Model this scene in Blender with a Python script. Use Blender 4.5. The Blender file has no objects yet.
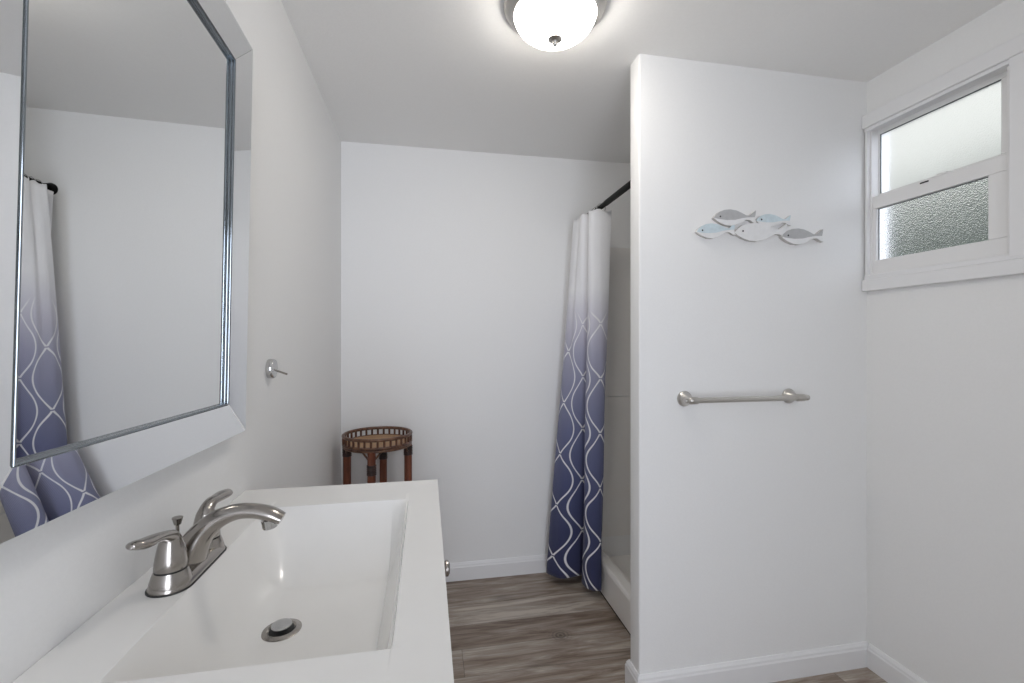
import bpy, bmesh, math, random
from mathutils import Vector, Matrix
random.seed(7)
S = bpy.context.scene
C = S.collection
PI = math.pi

# ------------------------------------------------------------------ measures (metres)
ZC = 1.215                      # camera height
CEIL = 2.190
XL, XR = -0.408, 1.628          # left / right wall faces
YB = 2.317                      # far wall face
YF = -1.60                      # wall behind the camera
XP, YP, TH = 0.708, 1.423, 0.071  # partition: free end, near face, thickness
XC = 0.8245                     # shower curb face
ZT = 0.874                      # vanity top height

# ------------------------------------------------------------------ camera
cam = bpy.data.cameras.new('camera')
co = bpy.data.objects.new('camera', cam); C.objects.link(co)
co.location = (0, 0, ZC)
co.rotation_euler = (PI / 2, 0, -0.1873)
cam.sensor_width = 36.0
cam.lens = 452.0 / 1024.0 * 36.0
cam.clip_start = 0.02
S.camera = co

# ------------------------------------------------------------------ exposure
S.view_settings.view_transform = 'Standard'
S.view_settings.look = 'None'
S.view_settings.exposure = 0.0
S.view_settings.gamma = 1.0
S.view_settings.use_curve_mapping = False
S.cycles.max_bounces = 14
S.cycles.diffuse_bounces = 8
S.cycles.glossy_bounces = 8
S.cycles.transmission_bounces = 10
S.cycles.sample_clamp_indirect = 6.0
S.cycles.use_denoising = True

# ------------------------------------------------------------------ world: hazy daylight, brightest towards the sun side (-Y)
W = bpy.data.worlds.new('daylight'); S.world = W; W.use_nodes = True
nt = W.node_tree; nt.nodes.clear()
def wn(t, **k):
    n = nt.nodes.new(t)
    for a, b in k.items(): setattr(n, a, b)
    return n
tc = wn('ShaderNodeTexCoord'); sp = wn('ShaderNodeSeparateXYZ')
nt.links.new(tc.outputs['Generated'], sp.inputs[0])
mr = wn('ShaderNodeMapRange'); mr.inputs[1].default_value = 0.42; mr.inputs[2].default_value = 0.98
mr.inputs[3].default_value = 0.0; mr.inputs[4].default_value = 1.0
dt = wn('ShaderNodeVectorMath', operation='DOT_PRODUCT'); dt.inputs[1].default_value = (0.47, -0.88, 0.0)
nt.links.new(tc.outputs['Generated'], dt.inputs[0]); nt.links.new(dt.outputs['Value'], mr.inputs[0])
mx = wn('ShaderNodeMix', data_type='RGBA')
mx.inputs[6].default_value = (0.97, 1.0, 0.975, 1)      # veiled sky over the yard
mx.inputs[7].default_value = (7.9, 8.4, 9.5, 1)        # bright sky on the sun side
nt.links.new(mr.outputs[0], mx.inputs[0])
bg = wn('ShaderNodeBackground'); bg.inputs[1].default_value = 1.0
nt.links.new(mx.outputs[2], bg.inputs[0])
wo = wn('ShaderNodeOutputWorld'); nt.links.new(bg.outputs[0], wo.inputs[0])

def light(name, loc, rot, sx, sy, power, col, portal=False):
    l = bpy.data.lights.new(name, 'AREA'); l.shape = 'RECTANGLE'; l.size = sx; l.size_y = sy
    l.energy = power; l.color = col
    if portal: l.cycles.is_portal = True
    o = bpy.data.objects.new(name, l); C.objects.link(o); o.location = loc; o.rotation_euler = rot
    return o
DX0, DX1, DZ1 = -0.30, 0.50, 2.05     # unseen doorway added behind the camera to let daylight in
light('added_doorway_portal', ((DX0 + DX1) / 2, YF - 0.06, DZ1 / 2), (PI / 2, 0, 0), DX1 - DX0, DZ1, 1, (1, 1, 1), True)

# ------------------------------------------------------------------ node helpers
def mat(name):
    m = bpy.data.materials.new(name); m.use_nodes = True
    t = m.node_tree; b = t.nodes['Principled BSDF']
    return m, t, b
def node(t, typ, **k):
    n = t.nodes.new(typ)
    for a, v in k.items(): setattr(n, a, v)
    return n
def math_(t, op, a, b=None, c=None):
    n = node(t, 'ShaderNodeMath', operation=op)
    for i, v in enumerate((a, b, c)):
        if v is None: continue
        if isinstance(v, (int, float)): n.inputs[i].default_value = v
        else: t.links.new(v, n.inputs[i])
    return n.outputs[0]
def bump(t, b, src, strength, dist=0.01):
    n = node(t, 'ShaderNodeBump'); n.inputs['Strength'].default_value = strength; n.inputs['Distance'].default_value = dist
    t.links.new(src, n.inputs['Height']); t.links.new(n.outputs[0], b.inputs['Normal'])
def noise(t, scale, detail=3.0, rough=0.5, vec=None, dim='3D'):
    n = node(t, 'ShaderNodeTexNoise'); n.inputs['Scale'].default_value = scale
    n.inputs['Detail'].default_value = detail; n.inputs['Roughness'].default_value = rough
    if vec is not None: t.links.new(vec, n.inputs['Vector'])
    return n
def objco(t, scale=(1, 1, 1)):
    c = node(t, 'ShaderNodeTexCoord'); m = node(t, 'ShaderNodeMapping')
    m.inputs['Scale'].default_value = scale
    t.links.new(c.outputs['Object'], m.inputs[0]); return m.outputs[0]
def simple(name, col, rough=0.5, metal=0.0, bump_scale=None, bump_str=0.1, var=0.0, coat=0.0, aniso=None):
    m, t, b = mat(name)
    b.inputs['Roughness'].default_value = rough; b.inputs['Metallic'].default_value = metal
    b.inputs['Coat Weight'].default_value = coat
    v = objco(t)
    n = noise(t, bump_scale or 30, 3, 0.5, v)
    r = node(t, 'ShaderNodeValToRGB')
    r.color_ramp.elements[0].color = tuple(max(0, c * (1 - var)) for c in col) + (1,)
    r.color_ramp.elements[1].color = tuple(min(1, c * (1 + var)) for c in col) + (1,)
    r.color_ramp.elements[0].position = 0.3; r.color_ramp.elements[1].position = 0.7
    t.links.new(n.outputs[0], r.inputs[0]); t.links.new(r.outputs[0], b.inputs['Base Color'])
    if bump_scale: bump(t, b, n.outputs[0], bump_str, 0.002)
    return m

M_wall = simple('painted_wall', (0.84, 0.84, 0.835), 0.55, bump_scale=160, bump_str=0.12, var=0.008)
M_ceil = simple('painted_ceiling', (0.88, 0.875, 0.86), 0.75, bump_scale=140, bump_str=0.18, var=0.01)
M_trim = simple('white_trim_paint', (0.82, 0.82, 0.825), 0.32, var=0.004)
M_vinyl = simple('white_vinyl', (0.82, 0.815, 0.81), 0.35, var=0.004)
M_top = simple('cultured_marble', (0.82, 0.81, 0.79), 0.24, var=0.006, coat=0.3)
M_cab = simple('white_cabinet_paint', (0.80, 0.79, 0.78), 0.4, var=0.005)
M_acrylic = simple('shower_acrylic', (0.82, 0.80, 0.77), 0.3, var=0.006)
M_black = simple('black_rod_metal', (0.004, 0.0035, 0.0035), 0.5, metal=0.0, var=0.1)
M_black.node_tree.nodes['Principled BSDF'].inputs['Specular IOR Level'].default_value = 0.15
M_chrome = simple('chrome', (0.80, 0.80, 0.82), 0.07, metal=1.0)
M_bead = simple('dark_polished_bead', (0.24, 0.265, 0.285), 0.12, metal=1.0)
M_dark = simple('dark_gap', (0.02, 0.02, 0.02), 0.6)
M_seal = simple('dark_gasket', (0.10, 0.12, 0.13), 0.5)
M_fish_grey = simple('fish_grey_paint', (0.47, 0.47, 0.475), 0.7, bump_scale=60, bump_str=0.08, var=0.05)
M_fish_blue = simple('fish_blue_paint', (0.62, 0.72, 0.76), 0.7, bump_scale=60, bump_str=0.08, var=0.08)
M_fish_white = simple('fish_white_paint', (0.80, 0.80, 0.80), 0.7, bump_scale=60, bump_str=0.08, var=0.03)
M_fish_edge = simple('fish_shaded_edge', (0.62, 0.60, 0.58), 0.8, bump_scale=60, bump_str=0.2, var=0.10)  # greyer sides: the shade on the fish edges put into the colour
M_eye = simple('black_bead', (0.015, 0.015, 0.02), 0.3)

def brushed(name, col, rough):
    m, t, b = mat(name)
    b.inputs['Metallic'].default_value = 1.0; b.inputs['Base Color'].default_value = col + (1,)
    b.inputs['Anisotropic'].default_value = 0.4
    n = noise(t, 60, 4, 0.6, objco(t, (1, 1, 14)))
    r = node(t, 'ShaderNodeMapRange'); r.inputs[3].default_value = rough - 0.05; r.inputs[4].default_value = rough + 0.07
    t.links.new(n.outputs[0], r.inputs[0]); t.links.new(r.outputs[0], b.inputs['Roughness'])
    return m
M_nickel = brushed('brushed_nickel', (0.37, 0.345, 0.32), 0.20)
M_nickel_bar = brushed('satin_nickel', (0.55, 0.53, 0.50), 0.30)
M_steel = brushed('polished_steel', (0.58, 0.58, 0.58), 0.18)

def mirror_mat(name, col, rough):
    m, t, b = mat(name); b.inputs['Metallic'].default_value = 1.0
    b.inputs['Base Color'].default_value = col + (1,); b.inputs['Roughness'].default_value = rough
    return m
M_mirror = mirror_mat('mirror_glass', (0.87, 0.885, 0.89), 0.0)
M_mirror_frame = mirror_mat('bevelled_mirror_strip', (0.93, 0.945, 0.96), 0.0)

# wood plank floor: boards run along X
def floor_mat():
    m, t, b = mat('vinyl_plank_floor')
    c = node(t, 'ShaderNodeTexCoord'); s = node(t, 'ShaderNodeSeparateXYZ'); t.links.new(c.outputs['Object'], s.inputs[0])
    X, Y = s.outputs[0], s.outputs[1]
    PW, PL = 0.1495, 1.22
    ry = math_(t, 'DIVIDE', math_(t, 'SUBTRACT', Y, 1.788 - 40 * PW), PW)
    row = math_(t, 'FLOOR', ry)
    wn1 = node(t, 'ShaderNodeTexWhiteNoise', noise_dimensions='1D'); t.links.new(math_(t, 'ADD', row, 0.37), wn1.inputs['W'])
    rx = math_(t, 'DIVIDE', math_(t, 'ADD', X, math_(t, 'MULTIPLY', wn1.outputs[0], PL * 1.7)), PL)
    col = math_(t, 'FLOOR', rx)
    cv = node(t, 'ShaderNodeCombineXYZ'); t.links.new(row, cv.inputs[0]); t.links.new(col, cv.inputs[1])
    wn2 = node(t, 'ShaderNodeTexWhiteNoise', noise_dimensions='3D'); t.links.new(cv.outputs[0], wn2.inputs['Vector'])
    # grain
    gv = node(t, 'ShaderNodeCombineXYZ')
    t.links.new(math_(t, 'MULTIPLY', X, 1.6), gv.inputs[0])
    t.links.new(math_(t, 'MULTIPLY', Y, 13.0), gv.inputs[1])
    t.links.new(math_(t, 'MULTIPLY', wn2.outputs[0], 37.0), gv.inputs[2])
    g1 = noise(t, 1.7, 8, 0.62, gv.outputs[0]); g1.inputs['Distortion'].default_value = 0.7
    fv = node(t, 'ShaderNodeCombineXYZ')
    t.links.new(math_(t, 'MULTIPLY', X, 6.0), fv.inputs[0]); t.links.new(math_(t, 'MULTIPLY', Y, 140.0), fv.inputs[1])
    t.links.new(math_(t, 'MULTIPLY', wn2.outputs[0], 11.0), fv.inputs[2])
    g2 = noise(t, 1.6, 4, 0.6, fv.outputs[0])
    # knots: sparse cells stretched along the board
    kv = node(t, 'ShaderNodeCombineXYZ')
    t.links.new(math_(t, 'MULTIPLY', X, 2.1), kv.inputs[0]); t.links.new(math_(t, 'MULTIPLY', Y, 5.0), kv.inputs[1])
    t.links.new(math_(t, 'MULTIPLY', wn2.outputs[0], 5.0), kv.inputs[2])
    vo = node(t, 'ShaderNodeTexVoronoi'); vo.inputs['Scale'].default_value = 1.0; t.links.new(kv.outputs[0], vo.inputs['Vector'])
    kn = node(t, 'ShaderNodeMapRange'); kn.inputs[1].default_value = 0.03; kn.inputs[2].default_value = 0.17
    kn.inputs[3].default_value = 0.62; kn.inputs[4].default_value = 1.0
    t.links.new(vo.outputs['Distance'], kn.inputs[0])
    f = math_(t, 'ADD', math_(t, 'MULTIPLY', g1.outputs[0], 1.12), math_(t, 'ADD', math_(t, 'MULTIPLY', wn2.outputs[0], 0.22), math_(t, 'MULTIPLY', g2.outputs[0], 0.34)))
    r = node(t, 'ShaderNodeValToRGB'); e = r.color_ramp.elements
    e[0].position = 0.50; e[0].color = (0.085, 0.056, 0.040, 1)
    e[1].position = 1.12; e[1].color = (0.55, 0.49, 0.42, 1)
    for p, cc in ((0.66, (0.205, 0.150, 0.112, 1)), (0.80, (0.315, 0.255, 0.208, 1)), (0.94, (0.43, 0.375, 0.32, 1))):
        x = e.new(p); x.color = cc
    t.links.new(f, r.inputs[0])
    # one round knot with rings in a board by the shower
    kx = math_(t, 'MULTIPLY', math_(t, 'SUBTRACT', X, 0.545), 1.0); ky = math_(t, 'MULTIPLY', math_(t, 'SUBTRACT', Y, 1.80), 1.15)
    kd = math_(t, 'SQRT', math_(t, 'ADD', math_(t, 'MULTIPLY', kx, kx), math_(t, 'MULTIPLY', ky, ky)))
    kd = math_(t, 'ADD', kd, math_(t, 'MULTIPLY', math_(t, 'SUBTRACT', g2.outputs[0], 0.5), 0.018))
    ring = math_(t, 'MULTIPLY', math_(t, 'SINE', math_(t, 'MULTIPLY', kd, 420.0)), 0.30)
    fall = node(t, 'ShaderNodeMapRange'); fall.inputs[1].default_value = 0.008; fall.inputs[2].default_value = 0.055
    fall.inputs[3].default_value = 1.0; fall.inputs[4].default_value = 0.0
    t.links.new(kd, fall.inputs[0])
    knot = math_(t, 'SUBTRACT', 1.0, math_(t, 'MULTIPLY', fall.outputs[0], math_(t, 'ADD', 0.38, ring)))
    # seams
    fy = math_(t, 'ABSOLUTE', math_(t, 'SUBTRACT', math_(t, 'FRACT', ry), 0.5))
    fx = math_(t, 'ABSOLUTE', math_(t, 'SUBTRACT', math_(t, 'FRACT', rx), 0.5))
    sy = math_(t, 'GREATER_THAN', fy, 0.5 - 0.0011 / PW); sx = math_(t, 'GREATER_THAN', fx, 0.5 - 0.0012 / PL)
    seam = math_(t, 'MAXIMUM', sy, sx)
    dk = math_(t, 'MULTIPLY', math_(t, 'MULTIPLY', kn.outputs[0], knot), math_(t, 'SUBTRACT', 1.0, math_(t, 'MULTIPLY', seam, 0.45)))
    mu = node(t, 'ShaderNodeVectorMath', operation='SCALE'); t.links.new(r.outputs[0], mu.inputs[0]); t.links.new(dk, mu.inputs['Scale'])
    t.links.new(mu.outputs[0], b.inputs['Base Color'])
    b.inputs['Roughness'].default_value = 0.38
    bump(t, b, math_(t, 'SUBTRACT', g2.outputs[0], math_(t, 'MULTIPLY', seam, 1.0)), 0.12, 0.002)
    return m
M_floor = floor_mat()

# shower curtain: white band fading to navy, paired wavy white lines, waffle weave (UV in metres)
CH = 1.83
def curtain_mat():
    m, t, b = mat('ombre_waffle_cloth')
    uv = node(t, 'ShaderNodeUVMap'); uv.uv_map = 'cloth'
    s = node(t, 'ShaderNodeSeparateXYZ'); t.links.new(uv.outputs[0], s.inputs[0])
    U, V = s.outputs[0], s.outputs[1]                       # V: metres below the top hem
    r = node(t, 'ShaderNodeValToRGB'); e = r.color_ramp.elements
    stops = [(0.0, (0.83, 0.83, 0.84)), (0.20, (0.81, 0.81, 0.83)), (0.29, (0.58, 0.57, 0.65)), (0.38, (0.36, 0.36, 0.47)), (0.48, (0.235, 0.245, 0.36)),
             (0.60, (0.125, 0.138, 0.252)), (0.74, (0.067, 0.078, 0.176)), (0.88, (0.036, 0.043, 0.115)), (1.0, (0.024, 0.028, 0.085))]
    e[0].position = stops[0][0]; e[0].color = stops[0][1] + (1,)
    e[1].position = 1.0; e[1].color = stops[-1][1] + (1,)
    for p, c in stops[1:-1]:
        x = e.new(p); x.color = c + (1,)
    t.links.new(math_(t, 'DIVIDE', V, CH), r.inputs[0])
    A, SP, WL = 0.037, 0.046, 0.2628
    PER = 2 * SP + 4 * A
    UOFF = 0.052 + SP + A          # a crossing falls on the middle of the front fold
    th = math_(t, 'MULTIPLY', math_(t, 'SUBTRACT', V, 0.807), PI / WL)          # half phase, 0 where two lines meet
    def cusp(src, sg):       # pointed where lines meet, round where they bulge
        p = math_(t, 'POWER', math_(t, 'ABSOLUTE', math_(t, src, th)), 1.28)
        return math_(t, 'MULTIPLY', math_(t, 'SUBTRACT', 0.97, math_(t, 'MULTIPLY', p, 1.85)), sg * A)
    fb = cusp('SINE', 1)        # pointed on the right
    fa = cusp('COSINE', -1)     # pointed on the left
    gap_b = math_(t, 'GREATER_THAN', math_(t, 'ABSOLUTE', math_(t, 'SINE', th)), 0.032)
    gap_a = math_(t, 'GREATER_THAN', math_(t, 'ABSOLUTE', math_(t, 'COSINE', th)), 0.032)
    um = math_(t, 'MULTIPLY', math_(t, 'FRACT', math_(t, 'DIVIDE', math_(t, 'SUBTRACT', UOFF, U), PER)), PER)
    st = node(t, 'ShaderNodeMapRange'); st.inputs[1].default_value = 0.47; st.inputs[2].default_value = 0.50
    t.links.new(V, st.inputs[0])
    fams = []
    for fam, gp in ((((0.0, fa, 1), (2 * SP + 2 * A, fa, -1), (PER, fa, 1)), gap_a), (((SP, fb, 1), (SP + 2 * A, fb, -1)), gap_b)):
        d = None
        for c, f, sg in fam:
            x = math_(t, 'SUBTRACT', um, c)
            x = math_(t, 'ABSOLUTE', math_(t, 'SUBTRACT', x, f) if sg > 0 else math_(t, 'ADD', x, f))
            d = x if d is None else math_(t, 'MINIMUM', d, x)
        ln = node(t, 'ShaderNodeMapRange'); ln.inputs[1].default_value = 0.0032; ln.inputs[2].default_value = 0.0050
        ln.inputs[3].default_value = 1.0; ln.inputs[4].default_value = 0.0
        t.links.new(d, ln.inputs[0]); fams.append(math_(t, 'MULTIPLY', ln.outputs[0], gp))
    fac = math_(t, 'MULTIPLY', math_(t, 'MAXIMUM', *fams), st.outputs[0])
    mixn = node(t, 'ShaderNodeMix', data_type='RGBA'); t.links.new(fac, mixn.inputs[0])
    t.links.new(r.outputs[0], mixn.inputs[6]); mixn.inputs[7].default_value = (0.78, 0.78, 0.80, 1)
    # waffle: small lighter cells
    wa = math_(t, 'MULTIPLY', math_(t, 'SINE', math_(t, 'MULTIPLY', U, 2 * PI / 0.0075)), math_(t, 'SINE', math_(t, 'MULTIPLY', V, 2 * PI / 0.0075)))
    t.links.new(mixn.outputs[2], b.inputs['Base Color'])
    b.inputs['Roughness'].default_value = 0.72
    b.inputs['Sheen Weight'].default_value = 0.15
    bump(t, b, wa, 0.35, 0.002)
    return m
M_curtain = curtain_mat()

def rattan(name, c0, c1, scale=(40, 40, 6)):
    m, t, b = mat(name); n = noise(t, 1.0, 5, 0.6, objco(t, scale))
    r = node(t, 'ShaderNodeValToRGB'); r.color_ramp.elements[0].position = 0.35; r.color_ramp.elements[1].position = 0.68
    r.color_ramp.elements[0].color = c0 + (1,); r.color_ramp.elements[1].color = c1 + (1,)
    t.links.new(n.outputs[0], r.inputs[0]); t.links.new(r.outputs[0], b.inputs['Base Color'])
    b.inputs['Roughness'].default_value = 0.34; bump(t, b, n.outputs[0], 0.2, 0.002)
    return m
M_bamboo = rattan('red_brown_bamboo', (0.085, 0.022, 0.011), (0.235, 0.070, 0.032))
M_wrap = rattan('dark_cane_wrap', (0.018, 0.009, 0.008), (0.060, 0.028, 0.022), (30, 30, 260))
M_rim = rattan('weathered_cane_rim', (0.070, 0.030, 0.019), (0.22, 0.115, 0.068), (50, 50, 50))
M_spindle = rattan('cane_spindle', (0.06, 0.022, 0.014), (0.17, 0.075, 0.040), (60, 60, 20))
def weave_mat():
    m, t, b = mat('woven_cane_top')
    v = objco(t); s = node(t, 'ShaderNodeSeparateXYZ'); t.links.new(v, s.inputs[0])
    a = math_(t, 'SINE', math_(t, 'MULTIPLY', s.outputs[0], 2 * PI / 0.011)); c = math_(t, 'SINE', math_(t, 'MULTIPLY', s.outputs[1], 2 * PI / 0.011))
    k = math_(t, 'MULTIPLY', a, c)
    r = node(t, 'ShaderNodeValToRGB'); r.color_ramp.elements[0].color = (0.27, 0.145, 0.072, 1); r.color_ramp.elements[1].color = (0.56, 0.35, 0.19, 1)
    t.links.new(math_(t, 'ADD', math_(t, 'MULTIPLY', k, 0.5), 0.5), r.inputs[0]); t.links.new(r.outputs[0], b.inputs['Base Color'])
    b.inputs['Roughness'].default_value = 0.6; bump(t, b, k, 0.4, 0.003)
    return m
M_weave = weave_mat()

def pane_mat(name, rough, bstr, bscale, col):
    m, t, b = mat(name)
    b.inputs['Base Color'].default_value = col + (1,); b.inputs['Transmission Weight'].default_value = 1.0
    b.inputs['Roughness'].default_value = rough; b.inputs['IOR'].default_value = 1.45
    v = node(t, 'ShaderNodeTexVoronoi'); v.inputs['Scale'].default_value = bscale; t.links.new(objco(t), v.inputs['Vector'])
    bump(t, b, v.outputs['Distance'], bstr, 0.004)
    return m
M_pane = pane_mat('pebbled_glass', 0.26, 0.30, 250, (0.985, 0.99, 0.985))
M_pane_up = pane_mat('fine_pebbled_glass', 0.30, 0.16, 260, (0.985, 0.99, 0.985))
def leaf_mat():
    m, t, b = mat('hedge_leaf'); n = noise(t, 9, 5, 0.7, objco(t))
    r = node(t, 'ShaderNodeValToRGB'); r.color_ramp.elements[0].position = 0.35; r.color_ramp.elements[1].position = 0.7
    r.color_ramp.elements[0].color = (0.035, 0.050, 0.043, 1); r.color_ramp.elements[1].color = (0.13, 0.175, 0.15, 1)
    t.links.new(n.outputs[0], r.inputs[0]); t.links.new(r.outputs[0], b.inputs['Base Color']); b.inputs['Roughness'].default_value = 0.6
    return m
M_leaf = leaf_mat()
M_ground = simple('yard_gravel', (0.30, 0.29, 0.27), 0.9, bump_scale=40, bump_str=0.4, var=0.2)

def lampglass():
    m, t, b = mat('frosted_lamp_glass')
    b.inputs['Base Color'].default_value = (0.88, 0.87, 0.85, 1); b.inputs['Roughness'].default_value = 0.25
    b.inputs['Emission Color'].default_value = (1.0, 0.95, 0.88, 1); b.inputs['Emission Strength'].default_value = LAMP
    return m
LAMP = 26.0
M_lamp = lampglass()

# ------------------------------------------------------------------ mesh helpers
def link(name, bm, m, parent=None, smooth=False, auto=None):
    me = bpy.data.meshes.new(name)
    bmesh.ops.recalc_face_normals(bm, faces=bm.faces)
    bm.to_mesh(me); bm.free()
    for x in (m if isinstance(m, (list, tuple)) else [m]): me.materials.append(x)
    o = bpy.data.objects.new(name, me); C.objects.link(o)
    if parent is not None: o.parent = parent
    if smooth:
        me.polygons.foreach_set('use_smooth', [True] * len(me.polygons))
        if auto is not None:
            a = math.radians(auto)
            b2 = bmesh.new(); b2.from_mesh(me)
            for e in b2.edges:
                if len(e.link_faces) == 2 and e.calc_face_angle(0) > a: e.smooth = False
            b2.to_mesh(me); b2.free()
    return o
def tag(o, label, cat, group=None, kind=None):
    o['label'] = label; o['category'] = cat
    if group: o['group'] = group
    if kind: o['kind'] = kind
    return o
def thing(name, label, cat, loc=(0, 0, 0), rotz=0.0, group=None):
    o = bpy.data.objects.new(name, None); C.objects.link(o); o.empty_display_size = 0.05
    o.location = loc; o.rotation_euler = (0, 0, rotz)
    return tag(o, label, cat, group)
def struct(o): o['kind'] = 'structure'; return o

def box(bm, x0, x1, y0, y1, z0, z1, bev=0.0, seg=2):
    v = [bm.verts.new((x, y, z)) for x in (x0, x1) for y in (y0, y1) for z in (z0, z1)]
    f = [(0, 1, 3, 2), (4, 6, 7, 5), (0, 4, 5, 1), (2, 3, 7, 6), (0, 2, 6, 4), (1, 5, 7, 3)]
    fs = [bm.faces.new([v[i] for i in q]) for q in f]
    if bev > 0:
        es = list({e for q in fs for e in q.edges})
        bmesh.ops.bevel(bm, geom=es, offset=bev, segments=seg, profile=0.5, affect='EDGES')
def prism(bm, pts, axis, a, b_, mat_i=0):
    """closed outline pts (2D) pushed along axis from a to b_"""
    def P(p, h):
        return {'x': (h, p[0], p[1]), 'y': (p[0], h, p[1]), 'z': (p[0], p[1], h)}[axis]
    A = [bm.verts.new(P(p, a)) for p in pts]; B = [bm.verts.new(P(p, b_)) for p in pts]
    n = len(pts); fs = [bm.faces.new(A), bm.faces.new(B)]
    for i in range(n): fs.append(bm.faces.new((A[i], A[(i + 1) % n], B[(i + 1) % n], B[i])))
    for f in fs: f.material_index = mat_i
    return fs
def frames(pts):
    n = len(pts); T = []
    for i in range(n):
        a = pts[max(0, i - 1)]; b_ = pts[min(n - 1, i + 1)]
        T.append((b_ - a).normalized())
    up = Vector((0, 0, 1)) if abs(T[0].z) < 0.9 else Vector((1, 0, 0))
    N = [(up - T[0] * up.dot(T[0])).normalized()]
    for i in range(1, n):
        v = N[-1] - T[i] * N[-1].dot(T[i]); N.append(v.normalized())
    return T, N
def tube(bm, pts, r, seg=12, cap=True, squash=None):
    """r: number or list; squash: list of (width along binormal, height along normal) factors"""
    pts = [Vector(p) for p in pts]; T, N = frames(pts); rings = []
    for i, p in enumerate(pts):
        R = r[i] if isinstance(r, (list, tuple)) else r
        Bn = T[i].cross(N[i]); sb, sn = squash[i] if squash else (1, 1)
        rings.append([bm.verts.new(p + Bn * (math.cos(2 * PI * k / seg) * R * sb) + N[i] * (math.sin(2 * PI * k / seg) * R * sn)) for k in range(seg)])
    for a, b_ in zip(rings, rings[1:]):
        for k in range(seg): bm.faces.new((a[k], a[(k + 1) % seg], b_[(k + 1) % seg], b_[k]))
    if cap:
        bm.faces.new(rings[0]); bm.faces.new(rings[-1])
def lathe(bm, prof, loc=(0, 0, 0), axis=(0, 0, 1), seg=28, sx=1.0):
    """prof: list of (radius, height along axis)"""
    q = Vector((0, 0, 1)).rotation_difference(Vector(axis).normalized()); L = Vector(loc); rings = []
    for r, h in prof:
        if r < 1e-6: rings.append([bm.verts.new(L + q @ Vector((0, 0, h)))])
        else: rings.append([bm.verts.new(L + q @ Vector((r * math.cos(2 * PI * k / seg) * sx, r * math.sin(2 * PI * k / seg), h))) for k in range(seg)])
    for a, b_ in zip(rings, rings[1:]):
        for k in range(seg):
            k2 = (k + 1) % seg
            if len(a) == 1 and len(b_) == 1: continue
            if len(a) == 1: bm.faces.new((a[0], b_[k], b_[k2]))
            elif len(b_) == 1: bm.faces.new((a[k], a[k2], b_[0]))
            else: bm.faces.new((a[k], a[k2], b_[k2], b_[k]))
    if len(rings[0]) > 1: bm.faces.new(rings[0])
    if len(rings[-1]) > 1: bm.faces.new(rings[-1])
def torus(bm, R, r, z=0, seg=48, ms=10, center=(0, 0)):
    g = []
    for i in range(seg):
        a = 2 * PI * i / seg
        g.append([bm.verts.new((center[0] + (R + r * math.cos(2 * PI * j / ms)) * math.cos(a), center[1] + (R + r * math.cos(2 * PI * j / ms)) * math.sin(a), z + r * math.sin(2 * PI * j / ms))) for j in range(ms)])
    for i in range(seg):
        for j in range(ms):
            bm.faces.new((g[i][j], g[(i + 1) % seg][j], g[(i + 1) % seg][(j + 1) % ms], g[i][(j + 1) % ms]))
def spline(pts, n):
    """Catmull-Rom through pts (tuples of any length)"""
    out = []; P = [pts[0]] + list(pts) + [pts[-1]]
    for i in range(1, len(P) - 2):
        for k in range(n):
            t = k / n; r = []
            for d in range(len(P[0])):
                a, b_, c, e = P[i - 1][d], P[i][d], P[i + 1][d], P[i + 2][d]
                r.append(0.5 * (2 * b_ + (c - a) * t + (2 * a - 5 * b_ + 4 * c - e) * t * t + (3 * b_ - a - 3 * c + e) * t ** 3))
            out.append(tuple(r))
    out.append(tuple(pts[-1])); return out

# ------------------------------------------------------------------ the room shell
WT = 0.075
bm = bmesh.new(); box(bm, XL - WT, XR + WT, YF - WT, YB + WT, -0.06, 0.0); struct(link('floor', bm, M_floor))
bm = bmesh.new(); box(bm, XL - WT, XR + WT, YF - WT, YB + WT, CEIL, CEIL + 0.06); struct(link('ceiling', bm, M_ceil))
bm = bmesh.new(); box(bm, XL - WT, XL, YF - WT, YB + WT, 0, CEIL); struct(link('wall_left', bm, M_wall))
bm = bmesh.new(); box(bm, XL, XR, YB, YB + WT, 0, CEIL); struct(link('wall_back', bm, M_wall))
# right wall with the window opening
WY0, WY1, WZ0, WZ1 = 0.990, 1.412, 1.452, 2.018
bm = bmesh.new()
box(bm, XR, XR + WT, YF - WT, WY0, 0, CEIL); box(bm, XR, XR + WT, WY1, YB + WT, 0, CEIL)
box(bm, XR, XR + WT, WY0, WY1, 0, WZ0); box(bm, XR, XR + WT, WY0, WY1, WZ1, CEIL)
struct(link('wall_right', bm, M_wall))
# wall behind the camera with the added opening that lets daylight in
bm = bmesh.new()
box(bm, XL, DX0, YF - WT, YF, 0, CEIL); box(bm, DX1, XR, YF - WT, YF, 0, CEIL); box(bm, DX0, DX1, YF - WT, YF, DZ1, CEIL)
struct(link('wall_front', bm, M_wall))
# shower partition with softened corners
bm = bmesh.new(); box(bm, XP, XR, YP, YP + TH, 0, CEIL)
es = [e for e in bm.edges if abs(e.verts[0].co.x - XP) < 1e-5 and abs(e.verts[1].co.x - XP) < 1e-5 and abs(e.verts[0].co.z - e.verts[1].co.z) > 1]
bmesh.ops.bevel(bm, geom=es, offset=0.006, segments=3, profile=0.5, affect='EDGES')
struct(link('wall_partition', bm, M_wall, smooth=True, auto=40))

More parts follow.
